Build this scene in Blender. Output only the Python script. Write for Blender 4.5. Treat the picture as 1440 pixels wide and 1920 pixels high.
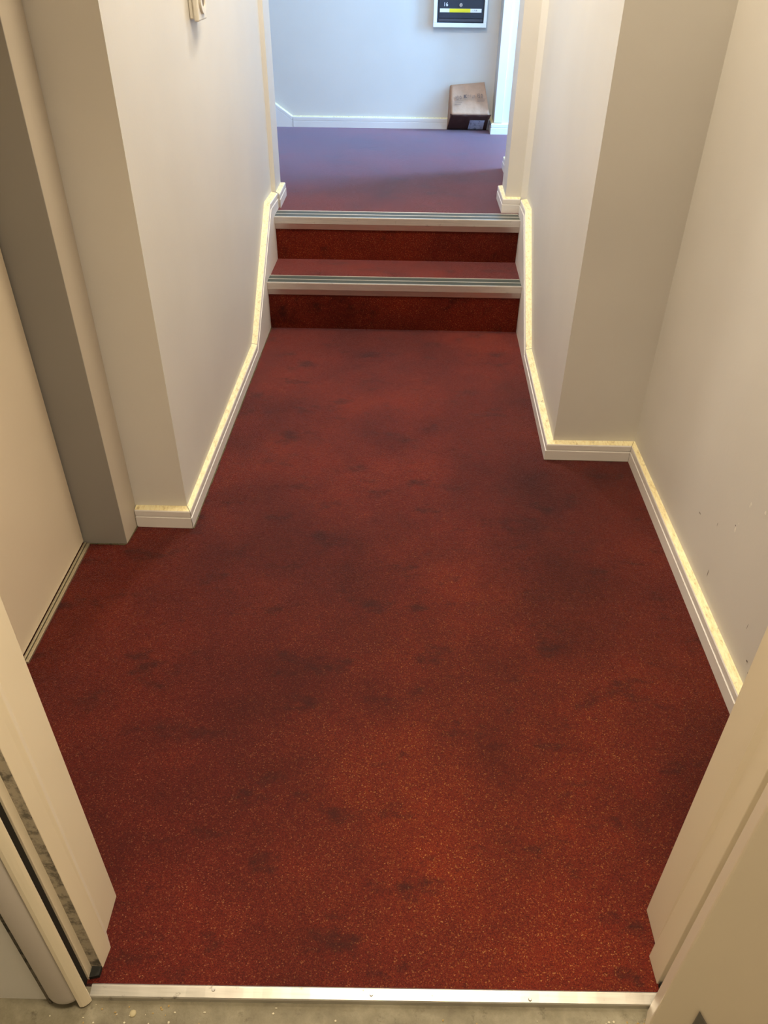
import bpy, bmesh, math, random
from mathutils import Matrix, Vector
random.seed(7)
for o in list(bpy.data.objects): bpy.data.objects.remove(o)
S = bpy.context.scene
C = S.collection

# ------------------------------------------------------------ camera, world, light, exposure
H = 1.35
PITCH, YAW, ROLL, FPX = 0.641103326, -0.0165388628, 0.0114533951, 1461.28194
fw = Vector((math.sin(YAW)*math.cos(PITCH), math.cos(YAW)*math.cos(PITCH), -math.sin(PITCH)))
r = fw.cross(Vector((0, 0, 1))).normalized(); u = r.cross(fw)
c_, s_ = math.cos(ROLL), math.sin(ROLL)
r2 = c_*r + s_*u; u2 = -s_*r + c_*u
cam = bpy.data.cameras.new('camera'); co = bpy.data.objects.new('camera', cam); C.objects.link(co)
M = Matrix((r2, u2, -fw)).transposed().to_4x4(); M.translation = Vector((0, 0, H))
co.matrix_world = M
cam.sensor_fit = 'VERTICAL'; cam.sensor_height = 36.0; cam.lens = FPX/1920*36.0
cam.clip_start = 0.02
S.camera = co
S.view_settings.view_transform = 'Standard'; S.view_settings.look = 'None'
S.view_settings.exposure = 0.10; S.view_settings.gamma = 1.0; S.view_settings.use_curve_mapping = False
w = bpy.data.worlds.new('sky'); S.world = w; w.use_nodes = True
w.node_tree.nodes['Background'].inputs[0].default_value = (0.55, 0.75, 1.0, 1)
w.node_tree.nodes['Background'].inputs[1].default_value = 1.5

def area(name, loc, size, power, col, direction=(0, 0, -1), size_y=None, disk=False):
    l = bpy.data.lights.new(name, 'AREA'); l.energy = power; l.color = col
    l.shape = 'DISK' if disk else ('RECTANGLE' if size_y else 'SQUARE'); l.size = size
    if size_y: l.size_y = size_y
    o = bpy.data.objects.new(name, l); C.objects.link(o); o.location = loc
    o.rotation_euler = Vector(direction).to_track_quat('-Z', 'Y').to_euler()
    return o
area('corridor_ceiling_light', (-0.10, 3.12, 2.46), 0.24, 26, (1.0, 0.91, 0.76), disk=True)
area('hall_ceiling_light', (0.10, 1.90, 2.46), 0.30, 20, (1.0, 0.84, 0.60), disk=True)
area('entry_ceiling_light', (0.16, 0.29, 2.46), 0.36, 37, (1.0, 0.83, 0.58), disk=True)
area('window_daylight', (1.84, 4.68, 1.55), 0.60, 118, (0.25, 0.55, 1.0), (-1, 0, -0.12), size_y=1.3)

# ------------------------------------------------------------ materials
def mat(name):
    m = bpy.data.materials.new(name); m.use_nodes = True
    return m, m.node_tree, m.node_tree.nodes['Principled BSDF']
def N(nt, t, **kw):
    n = nt.nodes.new(t)
    for k, v in kw.items():
        if isinstance(k, str) and hasattr(n, k): setattr(n, k, v)
        else: n.inputs[k.replace('_', ' ')].default_value = v
    return n
def ramp(nt, src, stops):
    n = nt.nodes.new('ShaderNodeValToRGB'); e = n.color_ramp.elements
    while len(e) > 1: e.remove(e[-1])
    e[0].position = stops[0][0]; e[0].color = (*stops[0][1], 1) if len(stops[0][1]) == 3 else stops[0][1]
    for p, c in stops[1:]:
        x = e.new(p); x.color = (*c, 1)
    nt.links.new(src, n.inputs[0]); return n
def mix(nt, fac, a, b, mode='MIX'):
    n = nt.nodes.new('ShaderNodeMix'); n.data_type = 'RGBA'; n.blend_type = mode
    for i, v in ((0, fac), (6, a), (7, b)):
        if hasattr(v, 'links'): nt.links.new(v, n.inputs[i])
        elif isinstance(v, (int, float)): n.inputs[i].default_value = v
        else: n.inputs[i].default_value = (*v, 1)
    return n.outputs[2]
def coords(nt, scale=(1, 1, 1)):
    tc = nt.nodes.new('ShaderNodeTexCoord'); mp = nt.nodes.new('ShaderNodeMapping')
    mp.inputs['Scale'].default_value = scale
    nt.links.new(tc.outputs['Object'], mp.inputs[0]); return mp.outputs[0]
def noise(nt, co_, scale, detail=3, rough=.5):
    n = nt.nodes.new('ShaderNodeTexNoise'); n.inputs['Scale'].default_value = scale
    n.inputs['Detail'].default_value = detail; n.inputs['Roughness'].default_value = rough
    nt.links.new(co_, n.inputs['Vector']); return n.outputs['Fac']
def bump(nt, b, h, strength, dist):
    n = nt.nodes.new('ShaderNodeBump'); n.inputs['Strength'].default_value = strength
    n.inputs['Distance'].default_value = dist; nt.links.new(h, n.inputs['Height'])
    nt.links.new(n.outputs[0], b.inputs['Normal'])

def paint(name, col, rough=.5, dirt=.0, dirt_col=(.16, .12, .08), dscale=6, bstr=.12, bscale=140, var=.04, cover=.62):
    m, nt, b = mat(name); v = coords(nt)
    n1 = noise(nt, v, 2.2, 3)
    base = ramp(nt, n1, [(.3, tuple(x*(1-var) for x in col)), (.7, tuple(min(1, x*(1+var)) for x in col))]).outputs[0]
    if dirt > 0:
        n2 = noise(nt, v, dscale, 8, .72)
        k = ramp(nt, n2, [(cover, (0, 0, 0)), (min(.99, cover+.12), (dirt, dirt, dirt))]).outputs[0]
        base = mix(nt, k, base, dirt_col)
    nt.links.new(base, b.inputs['Base Color']); b.inputs['Roughness'].default_value = rough
    b.inputs['Specular IOR Level'].default_value = .35
    bump(nt, b, noise(nt, v, bscale, 4, .6), bstr, .002)
    return m
WALL = paint('wall_paint', (.69, .67, .635), .48, dirt=.10, dscale=14, cover=.70, bscale=90)
CEIL = paint('ceiling_paint', (.80, .79, .76), .8)
TRIM = paint('trim_paint', (.76, .73, .71), .40, dirt=.55, dirt_col=(.22, .16, .10), dscale=30, cover=.66, bscale=40)
REVEAL = paint('reveal_paint', (.56, .50, .42), .45, dirt=.12, dscale=12, cover=.72, bscale=60, bstr=.06)
FRAME = paint('frame_paint', (.82, .73, .57), .36, dirt=.15, dscale=12, cover=.72, bscale=50, bstr=.06)
GREYF = paint('grey_frame_paint', (.27, .255, .235), .42, dirt=.2, dscale=12, cover=.72, bscale=60, bstr=.06)
LEAF = paint('door_paint', (.74, .64, .50), .40, dirt=.08, dscale=9, cover=.70, bscale=120, bstr=.05)
LILAC = paint('rounded_bead_paint', (.52, .47, .43), .35, dirt=.7, dirt_col=(.05, .045, .04), dscale=60, cover=.68)
GRIMY = paint('grimy_rebate_paint', (.42, .37, .29), .5, dirt=.8, dirt_col=(.05, .046, .038), dscale=34, cover=.47)
DARK = paint('black_gap', (.012, .012, .010), .7)
BACKING = paint('carpet_backing', (.10, .085, .045), .9, dirt=.8, dirt_col=(.03, .028, .02), dscale=50, cover=.5)

def worn_lit_top():  # brown streaks are wear; the bright yellow-cream base paints in warm overhead light
    m, nt, b = mat('worn_lit_baseboard_top'); v = coords(nt, (1, .22, 1)); v2 = coords(nt)
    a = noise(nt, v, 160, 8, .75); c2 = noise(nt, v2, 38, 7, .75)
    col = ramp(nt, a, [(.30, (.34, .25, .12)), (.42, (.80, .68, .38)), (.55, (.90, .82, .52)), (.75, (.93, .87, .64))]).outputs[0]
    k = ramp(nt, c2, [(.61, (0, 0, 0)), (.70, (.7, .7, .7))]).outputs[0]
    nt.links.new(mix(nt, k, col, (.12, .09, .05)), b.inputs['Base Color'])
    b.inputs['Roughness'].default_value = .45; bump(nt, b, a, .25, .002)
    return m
WORN_LIT = worn_lit_top()

def carpet():
    m, nt, b = mat('red_carpet'); v = coords(nt)
    vo = nt.nodes.new('ShaderNodeTexVoronoi'); vo.inputs['Scale'].default_value = 540; nt.links.new(v, vo.inputs['Vector'])
    sep = nt.nodes.new('ShaderNodeSeparateColor'); nt.links.new(vo.outputs['Color'], sep.inputs[0])
    tuft = ramp(nt, sep.outputs[0], [(0, (.072, .0052, .0030)), (.45, (.116, .0092, .0042)), (.84, (.135, .0155, .0060)), (.96, (.18, .038, .014)), (1, (.28, .10, .045))]).outputs[0]
    fn = noise(nt, v, 800, 2)
    fib = ramp(nt, fn, [(.32, (.5, .5, .5)), (.68, (1.45, 1.45, 1.45))]).outputs[0]
    colr = mix(nt, 1.0, tuft, fib, 'MULTIPLY')
    # pile lean and trodden patches
    big = noise(nt, v, 1.9, 5, .62)
    lay = ramp(nt, big, [(.34, (.60, .56, .58)), (.5, (.95, .95, .98)), (.64, (1.30, 1.32, 1.12))]).outputs[0]
    colr = mix(nt, 1.0, colr, lay, 'MULTIPLY')
    # soft darker zones by the cupboard door and at right, brighter one between
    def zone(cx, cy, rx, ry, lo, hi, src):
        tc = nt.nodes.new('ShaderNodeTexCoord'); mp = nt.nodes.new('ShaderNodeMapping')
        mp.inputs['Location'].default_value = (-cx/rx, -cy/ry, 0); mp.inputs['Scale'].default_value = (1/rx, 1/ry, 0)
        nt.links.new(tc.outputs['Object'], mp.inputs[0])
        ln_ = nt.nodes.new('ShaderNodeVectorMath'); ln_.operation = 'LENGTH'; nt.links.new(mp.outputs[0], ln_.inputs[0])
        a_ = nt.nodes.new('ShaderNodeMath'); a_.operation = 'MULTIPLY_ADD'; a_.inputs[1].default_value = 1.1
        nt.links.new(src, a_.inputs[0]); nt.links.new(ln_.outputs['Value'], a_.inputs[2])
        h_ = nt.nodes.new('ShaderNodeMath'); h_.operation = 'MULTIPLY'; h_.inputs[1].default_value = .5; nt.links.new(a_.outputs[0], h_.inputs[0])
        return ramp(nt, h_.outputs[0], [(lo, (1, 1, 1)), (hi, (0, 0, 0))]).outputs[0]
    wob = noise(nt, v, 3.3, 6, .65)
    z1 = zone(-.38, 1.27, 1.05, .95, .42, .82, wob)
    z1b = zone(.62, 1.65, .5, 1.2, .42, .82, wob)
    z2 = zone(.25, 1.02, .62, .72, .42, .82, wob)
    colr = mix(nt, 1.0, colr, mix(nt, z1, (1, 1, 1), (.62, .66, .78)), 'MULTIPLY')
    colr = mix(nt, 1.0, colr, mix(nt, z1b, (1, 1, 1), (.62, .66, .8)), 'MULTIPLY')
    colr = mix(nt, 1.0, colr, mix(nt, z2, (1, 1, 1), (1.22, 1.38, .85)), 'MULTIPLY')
    vs = coords(nt, (1, 1.7, 1)); sm = noise(nt, vs, 6.5, 9, .68)
    st = ramp(nt, sm, [(.555, (0, 0, 0)), (.67, (.72, .72, .72))]).outputs[0]
    colr = mix(nt, st, colr, (.022, .0045, .0035))
    wv = nt.nodes.new('ShaderNodeTexVoronoi'); wv.inputs['Scale'].default_value = 22; nt.links.new(v, wv.inputs['Vector'])
    lint = ramp(nt, wv.outputs['Distance'], [(.0, (.8, .8, .8)), (.022, (0, 0, 0))]).outputs[0]
    colr = mix(nt, lint, colr, (.50, .38, .26))
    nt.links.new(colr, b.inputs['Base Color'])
    b.inputs['Roughness'].default_value = .5; b.inputs['Specular IOR Level'].default_value = .12
    b.inputs['Sheen Weight'].default_value = 1.0; b.inputs['Sheen Roughness'].default_value = .20
    b.inputs['Sheen Tint'].default_value = (.78, .70, .92, 1)
    ad = nt.nodes.new('ShaderNodeMath'); ad.operation = 'ADD'
    nt.links.new(sep.outputs[1], ad.inputs[0]); nt.links.new(fn, ad.inputs[1])
    bump(nt, b, ad.outputs[0], .5, .0020)
    return m
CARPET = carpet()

def concrete():
    m, nt, b = mat('worn_concrete'); v = coords(nt)
    a = noise(nt, v, 9, 9, .7); c2 = noise(nt, v, 45, 8, .7)
    col = ramp(nt, a, [(.3, (.10, .08, .045)), (.5, (.20, .175, .115)), (.7, (.32, .29, .21))]).outputs[0]
    k = ramp(nt, c2, [(.58, (0, 0, 0)), (.70, (.75, .75, .75))]).outputs[0]
    nt.links.new(mix(nt, k, col, (.07, .05, .025)), b.inputs['Base Color'])
    b.inputs['Roughness'].default_value = .55; bump(nt, b, c2, .5, .004); return m
CONC = concrete()
def metal(name, col, rough, dirt=0):
    m, nt, b = mat(name); v = coords(nt, (.05, 1, 1))
    n1 = noise(nt, v, 300, 4)
    base = ramp(nt, n1, [(.3, tuple(x*.86 for x in col)), (.7, col)]).outputs[0]
    if dirt:
        k = ramp(nt, noise(nt, coords(nt), 38, 9, .75), [(.60, (0, 0, 0)), (.70, (dirt,)*3)]).outputs[0]
        base = mix(nt, k, base, (.06, .045, .03))
    nt.links.new(base, b.inputs['Base Color'])
    b.inputs['Metallic'].default_value = .85; b.inputs['Roughness'].default_value = rough; return m
ALU = metal('aluminium_nosing', (.80, .77, .72), .38, .25)
STRIP = metal('aluminium_threshold', (.62, .60, .56), .38, .85)
RUBBER = paint('grey_green_rubber', (.060, .070, .060), .42, var=.08)
WHITEP = paint('white_plastic', (.78, .74, .66), .35)
MBDARK = paint('mailbox_dark_metal', (.035, .042, .06), .35)
MBWHITE = paint('mailbox_white_frame', (.90, .91, .89), .35)
YELLOW = paint('yellow_label', (.85, .72, .03), .6)
LABELW = paint('white_label', (.85, .87, .88), .6)
INK = paint('print_ink', (.055, .035, .035), .7)
FAINT = paint('faint_print_ink', (.20, .12, .085), .7)
LOCK = metal('lock_metal', (.8, .8, .82), .3)
CHIPW = paint('bare_plaster_chip', (.86, .84, .78), .8)
SCUFF = paint('dark_scuff', (.16, .13, .11), .8)
def paperm(name, col):
    m, nt, b = mat(name); v = coords(nt)
    n1 = noise(nt, v, 14, 6, .6); n2 = noise(nt, v, 220, 3)
    c0 = ramp(nt, n1, [(.3, tuple(x*.82 for x in col)), (.7, tuple(x*1.1 for x in col))]).outputs[0]
    nt.links.new(c0, b.inputs['Base Color']); b.inputs['Roughness'].default_value = .75
    bump(nt, b, n1, .6, .006); return m
KRAFT = paperm('kraft_paper', (.44, .25, .15))
KRAFT_SHADE = paperm('shaded_kraft_paper', (.085, .040, .032))  # kraft paper darkened to paint in the shade of the bag's underside
m, nt, b = mat('window_glass'); b.inputs['Transmission Weight'].default_value = 1; b.inputs['Roughness'].default_value = 0; b.inputs['IOR'].default_value = 1.45
GLASS = m

# ------------------------------------------------------------ mesh helpers
def link(name, bm, mats, parent=None, bevel=0, kind=None):
    bmesh.ops.recalc_face_normals(bm, faces=bm.faces)
    me = bpy.data.meshes.new(name); bm.to_mesh(me); bm.free()
    for mm in (mats if isinstance(mats, (list, tuple)) else [mats]): me.materials.append(mm)
    o = bpy.data.objects.new(name, me); C.objects.link(o)
    if parent:
        o.parent = parent; o.matrix_parent_inverse = Matrix.Translation(-Vector(parent.location))
    if kind: o['kind'] = kind
    if bevel:
        bv = o.modifiers.new('bevel', 'BEVEL'); bv.width = bevel; bv.segments = 2; bv.limit_method = 'ANGLE'; bv.angle_limit = .6
    return o
def prism(bm, pts, z0, z1, mi=0):
    lo = [bm.verts.new((x, y, z0)) for x, y in pts]; hi = [bm.verts.new((x, y, z1)) for x, y in pts]
    fs = [bm.faces.new(lo), bm.faces.new(hi)]
    n = len(pts)
    for i in range(n): fs.append(bm.faces.new((lo[i], lo[(i+1) % n], hi[(i+1) % n], hi[i])))
    for f in fs: f.material_index = mi
def box(bm, x0, x1, y0, y1, z0, z1, mi=0):
    prism(bm, [(x0, y0), (x1, y0), (x1, y1), (x0, y1)], z0, z1, mi)
def loft(bm, secs, mis, cap=True, closed=True):
    rows = [[bm.verts.new(p) for p in s] for s in secs]; n = len(secs[0])
    for a, b_ in zip(rows, rows[1:]):
        for i in range(n if closed else n-1):
            f = bm.faces.new((a[i], a[(i+1) % n], b_[(i+1) % n], b_[i])); f.material_index = mis[i] if mis else 0
    if cap:
        bm.faces.new(rows[0]); bm.faces.new(rows[-1])
def P(name, pts, z0, z1, m, kind='structure', parent=None, bevel=0, top=None):
    bm = bmesh.new()
    if top: loft(bm, [[(x, y, z0) for x, y in pts], [(x, y, z1) for x, y in top]], None)
    else: prism(bm, pts, z0, z1)
    return link(name, bm, m, parent, bevel, kind)
def tag(o, label, cat, group=None):
    o['label'] = label; o['category'] = cat
    if group: o['group'] = group
    return o
def empty(name, loc, label, cat, group=None):
    o = bpy.data.objects.new(name, None); C.objects.link(o); o.location = loc; o.empty_display_size = .1
    return tag(o, label, cat, group)
def text_mesh(txt, size, loc, name, m, parent, thick=.0006, rot=(math.pi/2, 0, 0), bold=0):
    cu = bpy.data.curves.new('t', 'FONT'); cu.body = txt; cu.size = size; cu.extrude = thick; cu.offset = bold
    t = bpy.data.objects.new('t', cu); C.objects.link(t)
    dg = bpy.context.evaluated_depsgraph_get(); me = bpy.data.meshes.new_from_object(t.evaluated_get(dg))
    bpy.data.objects.remove(t)
    me.transform(Matrix.Translation(Vector(loc)) @ Matrix.Rotation(rot[2], 4, 'Z') @ Matrix.Rotation(rot[0], 4, 'X') @ Matrix.Rotation(rot[1], 4, 'Y'))
    me.materials.clear(); me.materials.append(m); me.name = name
    o = bpy.data.objects.new(name, me); C.objects.link(o)
    o.parent = parent; o.matrix_parent_inverse = Matrix.Translation(-Vector(parent.location)); return o

Z = 2.5
ZL = 0.38
# ------------------------------------------------------------ floors and ceilings
bm = bmesh.new()
prism(bm, [(-.50, .535), (.47, .545), (.47, .66), (.80, .66), (.80, 2.15), (.55, 2.15), (.55, 3.11), (-.60, 3.11), (-.60, 1.76), (-.88, 1.76), (-.88, .66), (-.50, .66)], -.10, 0)
def edge_strip(a, b_, wd, z=.0012, mi=1):
    a = Vector(a); b_ = Vector(b_); d = (b_-a).normalized(); nn = Vector((-d.y, d.x))*wd
    n = 60; prev = None
    for i in range(n+1):
        p = a.lerp(b_, i/n); q = p + nn*(.55+random.random()*.6)
        cur = (bm.verts.new((p.x, p.y, z)), bm.verts.new((q.x, q.y, z)))
        if prev:
            f = bm.faces.new((prev[0], cur[0], cur[1], prev[1])); f.material_index = mi
        prev = cur
edge_strip((-.537, 3.107), (-.5635, 1.712), .0045)
edge_strip((-.726, 1.640), (-.7185, 1.716), .008)
edge_strip((-.563, 1.712), (-.722, 1.716), -.003)
edge_strip((.4735, 2.104), (.741, 2.102), .003)
edge_strip((-.83, 1.632), (-.73, 1.632), .006)
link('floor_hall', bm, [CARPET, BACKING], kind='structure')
P('floor_landing', [(-2.0, 3.455), (2.0, 3.455), (2.0, 5.3), (-2.0, 5.3)], ZL-.12, ZL, CARPET)
P('floor_entry', [(-1.4, -1.6), (1.4, -1.6), (1.4, .56), (-1.4, .56)], -.10, -.011, CONC)
P('ceiling', [(-2.1, -1.7), (2.1, -1.7), (2.1, 5.5), (-2.1, 5.5)], Z, Z+.1, CEIL)

# ------------------------------------------------------------ walls
P('wall_left_corridor', [(-.577, 1.735), (-.559, 3.51), (-.541, 3.51), (-.541, 3.67), (-2.0, 3.67), (-2.0, 3.40), (-.95, 3.40), (-.95, 1.735)], -.1, Z, WALL)
P('wall_right_corridor', [(.4985, 2.126), (.534, 3.462), (.512, 3.49), (.447, 3.49), (.452, 3.68), (.53, 3.69), (.53, 4.24), (2.0, 4.24), (2.0, 3.2), (.95, 3.2), (.95, 2.133)], -.1, Z, WALL)
bm = bmesh.new(); box(bm, .756, .95, .676, 2.133, -.1, Z)
def blob(bm, c, ax1, ax2, rx, ry, nrm, mi, k=9):
    c = Vector(c)+Vector(nrm)*.0006; vs = []
    for i in range(k):
        a = 2*math.pi*i/k; q = .7+.5*random.random()
        vs.append(bm.verts.new(c+Vector(ax1)*rx*q*math.cos(a)+Vector(ax2)*ry*q*math.sin(a)))
    f = bm.faces.new(vs); f.material_index = mi
X_, Y_, Z_ = (1, 0, 0), (0, 1, 0), (0, 0, 1)
for y, z, ry, rz, mi in ((1.378, .2935, .003, .0075, 1), (1.382, .302, .002, .002, 2), (1.3516, .383, .003, .004, 1), (1.353, .376, .0025, .003, 1), (1.288, .4066, .004, .005, 1), (1.372, .315, .0015, .002, 1),
                         (1.155, .1127, .004, .003, 2), (1.156, .108, .003, .003, 1), (1.135, .096, .004, .003, 2), (1.561, .2025, .0055, .0015, 2), (1.46, .245, .001, .006, 2), (1.20, .17, .0008, .008, 2), (1.43, .12, .0012, .010, 2)):
    blob(bm, (.756, y, z), Y_, Z_, ry, rz, (-1, 0, 0), mi)
link('wall_right_hall', bm, [WALL, CHIPW, SCUFF], kind='structure')
P('wall_left_hall', [(-1.0, .676), (-.868, .676), (-.868, 1.76), (-1.0, 1.76)], -.1, Z, WALL)
P('wall_front_left', [(-1.0, .515), (-.5235, .515), (-.5235, .541), (-.60, .54), (-.60, .676), (-1.0, .676)], -.1, Z, WALL)
P('wall_front_right', [(.575, .535), (1.0, .535), (1.0, .676), (.575, .676)], -.1, Z, WALL)
P('wall_back', [(-2.0, 5.24), (.54, 5.24), (.54, 5.105), (2.0, 5.105), (2.0, 5.4), (-2.0, 5.4)], 0, Z, WALL)
P('wall_left_landing', [(-2.1, 3.4), (-2.0, 3.4), (-2.0, 5.4), (-2.1, 5.4)], 0, Z, WALL)
P('wall_left_entry', [(-1.5, -1.7), (-1.4, -1.7), (-1.4, .6), (-1.5, .6)], -.1, Z, WALL)
P('wall_right_entry', [(1.4, -1.7), (1.5, -1.7), (1.5, .6), (1.4, .6)], -.1, Z, WALL)
P('wall_rear_entry', [(-1.5, -1.8), (1.5, -1.8), (1.5, -1.6), (-1.5, -1.6)], -.1, Z, WALL)
P('wall_entry_side_left', [(-1.5, .515), (-1.0, .515), (-1.0, .676), (-1.5, .676)], -.1, Z, WALL)
P('wall_entry_side_right', [(1.0, .535), (1.5, .535), (1.5, .676), (1.0, .676)], -.1, Z, WALL)
P('wall_above_entrance', [(-.60, .54), (.575, .54), (.575, .676), (-.60, .676)], 2.12, Z, WALL)
# window wall of the landing, with its window
bm = bmesh.new()
box(bm, 2.0, 2.1, 4.10, 4.34, 0, Z); box(bm, 2.0, 2.1, 5.02, 5.4, 0, Z); box(bm, 2.0, 2.1, 4.34, 5.02, 0, .85); box(bm, 2.0, 2.1, 4.34, 5.02, 2.25, Z)
link('wall_right_landing', bm, WALL, kind='structure')
bm = bmesh.new(); box(bm, 2.04, 2.046, 4.36, 5.0, .87, 2.23)
win = link('window_1', bm, GLASS, kind='structure')
bm = bmesh.new()
for a in ((4.34, 4.39, .85, 2.25), (4.97, 5.02, .85, 2.25), (4.39, 4.97, .85, .90), (4.39, 4.97, 2.20, 2.25)): box(bm, 2.01, 2.07, a[0], a[1], a[2], a[3])
link('window_frame', bm, TRIM, win)

# ------------------------------------------------------------ baseboards
def baseboard(name, st, floor_z=0., wall_mat=TRIM, gap0=0, gap1=0):
    """st: stations (F xy, W xy, base)"""
    prof = [(0, 0, 1), (0, .0335, 0), (.22, .0345, 0), (.22, .0372, 0), (.09, .0378, 0), (.09, .0535, 0), (.17, .0565, 0), (1, .0615, 0), (1, 0, 1)]
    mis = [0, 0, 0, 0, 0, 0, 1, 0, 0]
    secs = []
    pts = [[Vector(F), Vector(W), b_] for F, W, b_ in st]
    if gap0:
        d = (pts[1][0]-pts[0][0]).normalized()*gap0; pts[0][0] += d; pts[0][1] += d
    if gap1:
        d = (pts[-2][0]-pts[-1][0]).normalized()*gap1; pts[-1][0] += d; pts[-1][1] += d
    # subdivide for a slightly uneven, many times painted surface
    for k, (F, W, b_) in enumerate(pts):
        if k:
            F0, W0, b0 = pts[k-1]; n = max(1, int((F-F0).length/.02))
            for i in range(1, n):
                t = i/n; secs.append((F0.lerp(F, t), W0.lerp(W, t), b0+(b_-b0)*t, 1))
        secs.append((F, W, b_, 0))
    out = []
    for F, W, b_, jit in secs:
        s = []
        for t, z, ground in prof:
            p = F.lerp(W, t); jz = (random.random()-.5)*.0007*jit if 0 < t < 1 else 0
            s.append((p.x, p.y, floor_z if ground else floor_z+b_+z+jz))
        out.append(s)
    bm = bmesh.new(); loft(bm, out, mis)
    return link(name, bm, [wall_mat, WORN_LIT], kind='structure')
baseboard('baseboard_left_return', [((-.7215, 1.7155), (-.7205, 1.735), 0), ((-.563, 1.7125), (-.577, 1.735), 0)], gap1=.0012, gap0=.001)
lf = lambda y: -.563+(y-1.7125)*.01864
lw = lambda y: -.577+(y-1.735)*.01014
rf = lambda y: .474+(y-2.106)*.0226
rw = lambda y: .4985+(y-2.126)*.0266
baseboard('baseboard_left_corridor', [((-.563, 1.7125), (-.577, 1.735), 0), ((lf(2.80), 2.80), (lw(2.80), 2.80), 0)], gap0=.0012)
baseboard('baseboard_right_return', [((.474, 2.106), (.4985, 2.126), 0), ((.741, 2.1035), (.756, 2.133), 0)], gap1=.001)
baseboard('baseboard_right_corridor', [((.474, 2.106), (.4985, 2.126), 0), ((rf(2.80), 2.80), (rw(2.80), 2.80), 0)])
baseboard('baseboard_right_hall', [((.741, 2.1035), (.756, 2.133), 0), ((.7336, 1.103), (.756, 1.103), 0), ((.730, .68), (.756, .68), 0)])
baseboard('trim_1', [((lf(2.801), 2.801), (lw(2.801), 2.801), 0.002), ((lf(3.31), 3.31), (lw(3.31), 3.31), .390), ((lf(3.505), 3.505), (lw(3.505), 3.505), .382)])
baseboard('trim_2', [((rf(2.801), 2.801), (rw(2.801), 2.801), 0.002), ((rf(3.28), 3.28), (rw(3.28), 3.28), .390), ((rf(3.455), 3.455), (rw(3.455), 3.455), .382)])
baseboard('baseboard_left_pillar', [((-.520, 3.490), (-.541, 3.515), 0), ((-.520, 3.690), (-.541, 3.67), 0), ((-1.95, 3.69), (-1.95, 3.67), 0)], ZL)
baseboard('baseboard_right_pillar', [((.508, 3.470), (.512, 3.492), 0), ((.432, 3.470), (.447, 3.49), 0), ((.432, 3.695), (.452, 3.68), 0), ((.511, 3.705), (.53, 3.69), 0), ((.511, 4.26), (.53, 4.24), 0), ((1.98, 4.26), (1.98, 4.24), 0)], ZL)
baseboard('baseboard_back', [((-.669, 5.222), (-.669, 5.24), 0), ((.524, 5.222), (.5405, 5.24), 0)], ZL)
baseboard('trim_3', [((-1.55, 5.222), (-1.55, 5.24), .61), ((-.671, 5.222), (-.671, 5.24), 0)], ZL)
baseboard('baseboard_back_pillar', [((.524, 5.222), (.5405, 5.24), 0), ((.524, 5.088), (.5405, 5.105), 0), ((1.98, 5.088), (1.98, 5.105), 0)], ZL)
P('trim_4', [(.5405, 5.095), (.590, 5.095), (.590, 5.105), (.5405, 5.105)], ZL+.0615, 2.2, TRIM, bevel=.002)

# ------------------------------------------------------------ entrance frame (foreground) and open leaf
a_ = [(-.4686, .676), (-.4672, .615), (-.4524, .5905), (-.4555, .559), (-.4732, .559), (-.4705, .541), (-.60, .541), (-.60, .676)]
b_t = [(-.4686, .676), (-.4672, .615), (-.4560, .5905), (-.4660, .559), (-.4745, .559), (-.4705, .541), (-.60, .541), (-.60, .676)]
ef = P('trim_5', a_, 0, 2.1, FRAME, bevel=.0010, top=b_t)
P('grimy_rebate', [(-.4562, .5592), (-.4562, .5582), (-.4731, .5582), (-.4731, .5592)], .004, 2.08, GRIMY, None, ef, top=[(-.4667, .5592), (-.4667, .5582), (-.4744, .5582), (-.4744, .5592)])
P('seal_gap', [(-.4745, .5145), (-.4745, .541), (-.53, .541), (-.53, .5145)], 0, 2.1, DARK, None, ef)
P('frame_foot', [(-.4560, .5585), (-.4560, .545), (-.471, .541), (-.471, .5585)], -.004, .008, DARK, None, ef)
P('trim_6', [(-.4597, .5142), (-.4600, .5125), (-.4625, .5090), (-.4660, .5060), (-.4700, .5035), (-.4760, .5030), (-.4760, .5142)], -.006, 2.1, FRAME, bevel=.0008)
bm = bmesh.new(); secs = []
for z, q in ((.004, .35), (.006, .7), (.011, .93), (.020, 1), (2.1, 1)):
    s = []
    for i in range(17):
        a = math.pi*(i/16); s.append((-.4990-.0235*q*math.cos(a), .512-.0125*q*math.sin(a), z))
    secs.append(s)
loft(bm, secs, None); bead = link('trim_7', bm, LILAC, kind='structure')
for p in bead.data.polygons: p.use_smooth = len(p.vertices) == 4
P('trim_8', [(.4494, .6777), (.450, .6186), (.435, .6014), (.4366, .559), (.456, .559), (.452, .5345), (.575, .5345), (.575, .6777)], 0, 2.1, FRAME, bevel=.0010,
  top=[(.4510, .6777), (.451, .6186), (.441, .6014), (.4540, .559), (.466, .559), (.462, .5345), (.575, .5345), (.575, .6777)])
P('trim_10', [(.4385, .557), (.4385, .541), (.458, .541), (.458, .557)], -.002, .012, DARK)
# the open door leaf at the right
d = Vector((.90, -.43)).normalized(); n_ = Vector((d.y, -d.x)); a0 = Vector((.3975, .487))
if n_.x > 0: n_ = -n_
a1 = a0 + d*.86
th = -n_*.042; ln = Vector((.018, 0))
P('door_1', [tuple(a0), tuple(a1), tuple(a1+th), tuple(a0+th)], -.009, 2.06, LEAF, bevel=.003, top=[tuple(a0+ln), tuple(a1+ln), tuple(a1+th+ln), tuple(a0+th+ln)])
door1 = bpy.data.objects['door_1']
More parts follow.
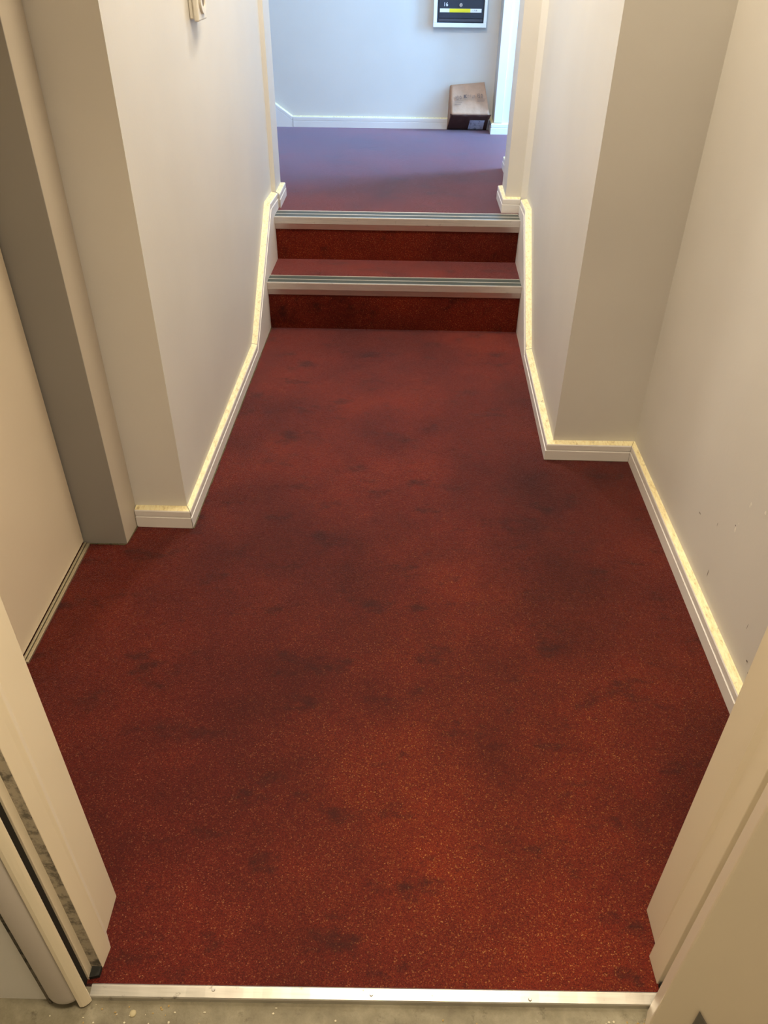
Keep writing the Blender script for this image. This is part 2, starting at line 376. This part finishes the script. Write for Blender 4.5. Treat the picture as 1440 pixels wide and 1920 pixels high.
# dark diamond plate on the leaf
def on_leaf(px, py):
    dr = fw*1.0 + r2*((px-720)/FPX) - u2*((py-960)/FPX)
    o3 = Vector((0, 0, H)); nn = Vector((n_.x, n_.y, 0)); t = (Vector((a0.x, a0.y, 0))-o3).dot(nn)/dr.dot(nn); return o3+dr*t
bm = bmesh.new(); secs = []
for off in (.0005, .0035):
    secs.append([on_leaf(px, py)+Vector((n_.x, n_.y, 0))*off for px, py in ((1312, 1895), (1341, 1948), (1312, 1998), (1282, 1948))])
loft(bm, secs, None); pl = link('diamond_plate', bm, metal('dark_plate', (.22, .21, .20), .45), door1); pl['label'] = 'dark grey diamond shaped plate'

# ------------------------------------------------------------ threshold strip
bm = bmesh.new(); secs = []
n = 60
for i in range(n+1):
    t = i/n; x = -.4635+.9045*t; y = .0115*t
    w_ = (math.sin(i*1.7)+math.sin(i*.61))*.00012
    prof = [(.5335, -.004), (.5345, .0035), (.5325, .0052), (.5300, .0048), (.5175, .0008), (.5160, -.0015), (.5155, -.011), (.5300, -.011)]
    secs.append([(x, yy+y, zz+w_) for yy, zz in prof])
loft(bm, secs, None)
ts = link('threshold_strip', bm, STRIP); tag(ts, 'worn aluminium threshold strip along the front edge of the red carpet', 'threshold strip')
for x in (-.27, -.02, .23):
    bm = bmesh.new(); bmesh.ops.create_cone(bm, cap_ends=True, segments=14, radius1=.0028, radius2=.0022, depth=.0012, matrix=Matrix.Translation((x, .530, .0050)))
    link('screw_head', bm, LOCK, ts)

# ------------------------------------------------------------ cupboard door on the left of the hall
d2 = P('door_2', [(-.868, 1.206), (-.8425, 1.206), (-.8425, 1.6315), (-.868, 1.6315)], .012, 2.05, LEAF, bevel=.0015)
P('trim_11', [(-.868, 1.6365), (-.7280, 1.6385), (-.7279, 1.6405), (-.868, 1.6405)], 0, 2.15, GREYF, bevel=.0006)
P('trim_14', [(-.868, 1.6405), (-.7278, 1.6405), (-.7215, 1.7345), (-.868, 1.7345)], 0, 2.15, REVEAL, bevel=.001)
P('trim_15', [(-.5270, .5085), (-.5225, .5085), (-.5225, .520), (-.5270, .520)], -.011, 2.1, paint('dirty_caulk', (.14, .12, .09), .8, dirt=.9, dirt_col=(.02, .02, .016), dscale=60, cover=.45))
P('trim_12', [(-.868, .676), (-.8425, .676), (-.8425, 1.200), (-.868, 1.200)], 0, 2.15, FRAME, bevel=.001)
P('trim_13', [(-.868, 1.200), (-.8445, 1.200), (-.8445, 1.6365), (-.868, 1.6365)], 2.056, 2.15, FRAME)
bm = bmesh.new()
prism(bm, [(-.8425, 1.200), (-.8365, 1.200), (-.8365, 1.632), (-.8425, 1.632)], 0, .0085)
prism(bm, [(-.8365, 1.200), (-.8345, 1.200), (-.8345, 1.632), (-.8365, 1.632)], 0, .004, 1)
prism(bm, [(-.8345, 1.200), (-.8265, 1.200), (-.8265, 1.630), (-.8345, 1.630)], 0, .0065)
ds = link('door_sill_strip', bm, [metal('tarnished_sill', (.62, .56, .42), .45, .4), DARK], bevel=.0006)
tag(ds, 'narrow tarnished metal sill under the beige cupboard door', 'sill')

# ------------------------------------------------------------ stairs
def nosing(parent, yf, zt, dep):
    xl, xr = lf(yf)+.0005, rf(yf)-.0005
    k = dep
    prof = [(yf+.0105, zt-.052), (yf+.0015, zt-.0275), (yf, zt-.0265), (yf, zt-.001), (yf+.001, zt+.0015), (yf+.09*k, zt+.0015), (yf+.10*k, zt-.0005), (yf+.48*k, zt-.0005), (yf+.49*k, zt+.0015), (yf+.53*k, zt+.0015), (yf+.54*k, zt-.0005), (yf+.94*k, zt-.0005), (yf+.95*k, zt+.0015), (yf+k, zt+.0014), (yf+k, zt-.0022), (yf+.018, zt-.0022), (yf+.018, zt-.052)]
    bm = bmesh.new(); loft(bm, [[(x, y, z) for y, z in prof] for x in (xl, xr)], None)
    o = link('nosing', bm, ALU, parent); o['label'] = 'aluminium stair nosing'
    for a, b_ in ((.103, .477), (.543, .937)):
        bm = bmesh.new(); box(bm, xl+.0005, xr-.0005, yf+a*k, yf+b_*k, zt-.0004, zt+.0005); link('rubber_insert', bm, RUBBER, o)
def step(y0, y1, zt, label, yf, dep, zb):
    o = empty('stair_step', (0, y0, zb), label, 'stair', 'two carpeted steps up to the landing')
    bm = bmesh.new(); prism(bm, [(lf(y0)+.0005, y0), (rf(y0)-.0005, y0), (rf(y1)-.0005, y1), (lf(y1)+.0005, y1)], zb, zt-.0024)
    link('carpeted_block', bm, CARPET, o)
    nosing(o, yf, zt, dep); return o
step(3.0955, 3.3765, .2, 'lower of the two red carpeted steps, rising from the corridor floor', 3.080, .086, 0)
step(3.377, 3.4545, .38, 'upper of the two red carpeted steps, at the edge of the landing', 3.358, .095, 0)

# ------------------------------------------------------------ socket on the left wall
sx = lw(2.46)
so = empty('wall_socket', (sx, 2.46, 1.20), 'cream surface mounted round socket high on the left corridor wall', 'socket')
bm = bmesh.new(); box(bm, sx+.0002, sx+.012, 2.424, 2.512, 1.156, 1.244); link('back_box', bm, WHITEP, so, .003)
bm = bmesh.new(); box(bm, sx+.012, sx+.026, 2.419, 2.517, 1.151, 1.249); link('cover', bm, WHITEP, so, .004)
bm = bmesh.new()
def ring(bm, r0, r1, x0, x1, cy, cz, k=32):
    s = []
    for i in range(k+1):
        a = 2*math.pi*i/k; c, si = math.cos(a), math.sin(a)
        s.append([(x0, cy+r0*c, cz+r0*si), (x1, cy+r0*c, cz+r0*si), (x1, cy+r1*c, cz+r1*si), (x0, cy+r1*c, cz+r1*si)])
    loft(bm, s, None, cap=False)
ring(bm, .020, .0345, sx+.026, sx+.032, 2.468, 1.200); link('round_insert', bm, WHITEP, so)
bm = bmesh.new(); bmesh.ops.create_cone(bm, cap_ends=True, segments=32, radius1=.020, radius2=.020, depth=.002, matrix=Matrix.Translation((sx+.0275, 2.468, 1.2)) @ Matrix.Rotation(math.pi/2, 4, 'Y')); link('contact_face', bm, SCUFF, so)

# ------------------------------------------------------------ mailbox on the back wall
mb = empty('mailbox', (.311, 5.24, .912), 'dark mailbox numbered 16 in a white frame on the back wall', 'mailbox')
x0, x1, z0, z1, yf = .1612, .4615, .912, 1.30, 5.200
bm = bmesh.new()
for a in ((x0, x1, z0, z0+.021), (x0, x1, z1-.021, z1), (x0, x0+.020, z0+.021, z1-.021), (x1-.0165, x1, z0+.021, z1-.021)): box(bm, a[0], a[1], yf, 5.2395, a[2], a[3])
link('frame', bm, MBWHITE, mb, .0015)
bm = bmesh.new(); box(bm, x0+.020, x1-.0165, 5.214, 5.2395, z0+.021, z1-.021); link('body', bm, MBDARK, mb)
bm = bmesh.new(); box(bm, .192, .437, 5.208, 5.214, .9555, 1.20); dr = link('door', bm, MBDARK, mb, .001)
bm = bmesh.new(); box(bm, .192, .437, 5.207, 5.214, .939, .9525); link('lower_rail', bm, paint('mailbox_grey_rail', (.07, .07, .085), .4), mb, .001)
bm = bmesh.new(); box(bm, .1959, .4300, 5.2065, 5.2079, .9835, 1.0015); lb = link('name_label', bm, LABELW, mb)
bm = bmesh.new(); box(bm, .2496, .3676, 5.2061, 5.2066, .9837, 1.0013); link('yellow_band', bm, YELLOW, lb)
text_mesh('u TUB', .010, (.379, 5.2062, .990), 'label_writing', FAINT, lb, .0003)
text_mesh('16', .027, (.2145, 5.2076, 1.0125), 'number', LABELW, mb, .0005)
bm = bmesh.new(); bmesh.ops.create_cone(bm, cap_ends=True, segments=24, radius1=.0095, radius2=.008, depth=.005, matrix=Matrix.Translation((.3127, 5.2055, 1.0185)) @ Matrix.Rotation(math.pi/2, 4, 'X')); lk = link('lock', bm, LOCK, mb)
bm = bmesh.new(); box(bm, .3116, .3138, 5.2026, 5.2034, 1.0125, 1.0235); link('keyhole', bm, MBDARK, lk)

# ------------------------------------------------------------ paper bag on the landing
bag = empty('paper_bag', (.385, 5.17, ZL), 'brown printed paper bag slumped against the back wall by the door jamb', 'bag')
def jit(s=.003): return (random.random()-.5)*s
def sheet(name, c00, c10, c11, c01, nu, nv, m, wr, parent, thick=.0012, bulge=0):
    bm = bmesh.new(); g = []
    c = [Vector(v) for v in (c00, c10, c11, c01)]
    nrm = (c[1]-c[0]).cross(c[3]-c[0]).normalized()
    for j in range(nv+1):
        row = []
        for i in range(nu+1):
            a, b_ = i/nu, j/nv
            p = c[0].lerp(c[1], a).lerp(c[3].lerp(c[2], a), b_)
            e = min(1, 6*min(a, 1-a))*min(1, 6*min(b_, 1-b_))
            p = p + nrm*(jit(wr)*e + bulge*math.sin(math.pi*a)*math.sin(math.pi*b_))
            row.append(bm.verts.new(p))
        g.append(row)
    for j in range(nv):
        for i in range(nu): bm.faces.new((g[j][i], g[j][i+1], g[j+1][i+1], g[j+1][i]))
    o = link(name, bm, m, parent)
    so_ = o.modifiers.new('paper', 'SOLIDIFY'); so_.thickness = thick
    for p in o.data.polygons: p.use_smooth = True
    return o
# body: front, back, two gusset sides, top
FL, FR = (.2845, 5.100, .4820), (.5120, 5.100, .4830)
BL, BR = (.2700, 5.205, .3815), (.5080, 5.205, .3815)
TL, TR = (.2800, 5.195, .6230), (.4760, 5.195, .6400)
TBL, TBR = (.2760, 5.222, .6120), (.4800, 5.222, .6300)
body = sheet('front_panel', FL, FR, TR, TL, 16, 12, KRAFT, .0055, bag, bulge=-.010)
sheet('bottom_panel', BL, BR, FR, FL, 14, 8, KRAFT_SHADE, .005, bag, bulge=.004)
sheet('side_gusset', BL, FL, TL, TBL, 6, 10, KRAFT, .006, bag)
sheet('side_gusset', FR, BR, TBR, TR, 6, 10, KRAFT, .006, bag)
sheet('back_panel', (.2700, 5.219, .3820), (.5080, 5.219, .3820), TBR, TBL, 8, 10, KRAFT, .003, bag)
sheet('folded_top', TL, TR, TBR, TBL, 10, 2, KRAFT, .002, bag)
# crumpled corner ears
for p in (((.500, 5.098, .4815), (.521, 5.095, .4855), (.512, 5.115, .455)), ((.292, 5.098, .481), (.279, 5.096, .489), (.284, 5.115, .455))):
    bm = bmesh.new(); vs = [bm.verts.new(q_) for q_ in p] + [bm.verts.new((q_[0], q_[1]+.002, q_[2]-.001)) for q_ in p]
    bm.faces.new(vs[:3]); bm.faces.new(vs[3:])
    for i in range(3): bm.faces.new((vs[i], vs[(i+1) % 3], vs[3+(i+1) % 3], vs[3+i]))
    link('corner_fold', bm, KRAFT_SHADE, bag)
def fpt(a, b_, off=.0125, q=(FL, FR, TR, TL), sgn=1):
    c = [Vector(v) for v in q]; nrm = (c[1]-c[0]).cross(c[3]-c[0]).normalized()
    if nrm.y > 0: nrm = -nrm
    return c[0].lerp(c[1], a).lerp(c[3].lerp(c[2], a), b_) + nrm*off
def patch(bm, a0_, a1_, b0_, b1_, off, q=(FL, FR, TR, TL)):
    v = [fpt(a0_, b0_, off, q), fpt(a1_, b0_, off, q), fpt(a1_, b1_, off, q), fpt(a0_, b1_, off, q)]
    e = [fpt(a0_, b0_, off-.0006, q), fpt(a1_, b0_, off-.0006, q), fpt(a1_, b1_, off-.0006, q), fpt(a0_, b1_, off-.0006, q)]
    loft(bm, [v, e], None)
def off_at(a, b_): return -(-.010)*math.sin(math.pi*a)*math.sin(math.pi*b_)+.0022
bm = bmesh.new()
def mark(a0_, a1_, b0_, b1_): patch(bm, a0_, a1_, b0_, b1_, off_at((a0_+a1_)/2, (b0_+b1_)/2))
for ox, oy in ((0, 0), (.60, .04)):      # two small pictograms: boxed arrow and a ring
    bm = bmesh.new()
    for m_ in ((.13, .145, .50, .60), (.16, .205, .59, .605), (.19, .205, .48, .60), (.155, .175, .53, .57), (.15, .205, .47, .485)): mark(m_[0]+ox, m_[1]+ox, m_[2]+oy, m_[3]+oy)
    for m_ in ((.235, .25, .50, .58), (.25, .275, .57, .60), (.25, .275, .48, .51), (.275, .29, .50, .58)): mark(min(.98, m_[0]+ox), min(.985, m_[1]+ox), m_[2]+oy, m_[3]+oy)
    link('printed_mark', bm, FAINT, body)
bm = bmesh.new()
for m_ in ((.355, .375, .52, .62), (.38, .395, .52, .62), (.40, .44, .60, .62), (.40, .415, .52, .62), (.415, .44, .52, .54)): mark(*m_)
link('bold_mark', bm, INK, body)
bm = bmesh.new()
for m_ in ((.46, .475, .53, .61), (.48, .50, .53, .545), (.48, .50, .57, .585), (.48, .50, .60, .61), (.515, .525, .53, .60), (.535, .565, .60, .61), (.535, .545, .53, .60), (.58, .59, .50, .59), (.59, .61, .50, .515), (.61, .62, .50, .59), (.635, .665, .53, .545), (.635, .645, .53, .59), (.655, .665, .53, .59), (.635, .665, .58, .59)): mark(*m_)
for k in range(3): mark(.10, .34-.04*k, .42-.05*k, .432-.05*k)
link('printed_writing', bm, FAINT, body); bm = bmesh.new()
for k in range(3): mark(.72, .96-.03*k, .47-.035*k, .479-.035*k)
link('printed_writing', bm, FAINT, body)
bm = bmesh.new(); q = (BL, BR, FR, FL)
patch(bm, .52, .90, .12, .72, .0085, q); st_ = link('blue_white_sticker', bm, paint('crumpled_sticker', (.60, .66, .78), .3, dirt=.8, dirt_col=(.10, .13, .24), dscale=45, cover=.5), bag)
st_['label'] = 'blue and white shipping sticker'

# ------------------------------------------------------------ grit on the entry floor
bm = bmesh.new()
for i in range(80):
    x = random.choice((random.uniform(-.5, .42), random.gauss(-.40, .05), random.gauss(.39, .03))); y = random.uniform(.47, .512)
    s = random.uniform(.0006, .0019)
    bmesh.ops.create_icosphere(bm, subdivisions=1, radius=s, matrix=Matrix.Translation((x, y, -.011+s*.5)) @ Matrix.Diagonal((random.uniform(.7, 1.8), random.uniform(.6, 1.3), .6, 1)))
for f in bm.faces: f.material_index = (hash(f.index//20) % 2)
g = link('floor_grit', bm, [paint('pale_grit', (.62, .56, .42), .6), paint('straw_grit', (.40, .27, .10), .6)], kind='stuff'); tag(g, 'pale grit and crumbs scattered on the concrete before the threshold strip', 'grit')
bm = bmesh.new(); bmesh.ops.create_uvsphere(bm, u_segments=20, v_segments=10, radius=.0055, matrix=Matrix.Translation((-.392, .4985, -.0105)) @ Matrix.Diagonal((1, 1, .5, 1)))
pb = link('floor_pebble', bm, paint('pebble', (.42, .36, .22), .6)); tag(pb, 'small round pebble on the concrete near the left door frame', 'pebble')
for p in pb.data.polygons: p.use_smooth = True
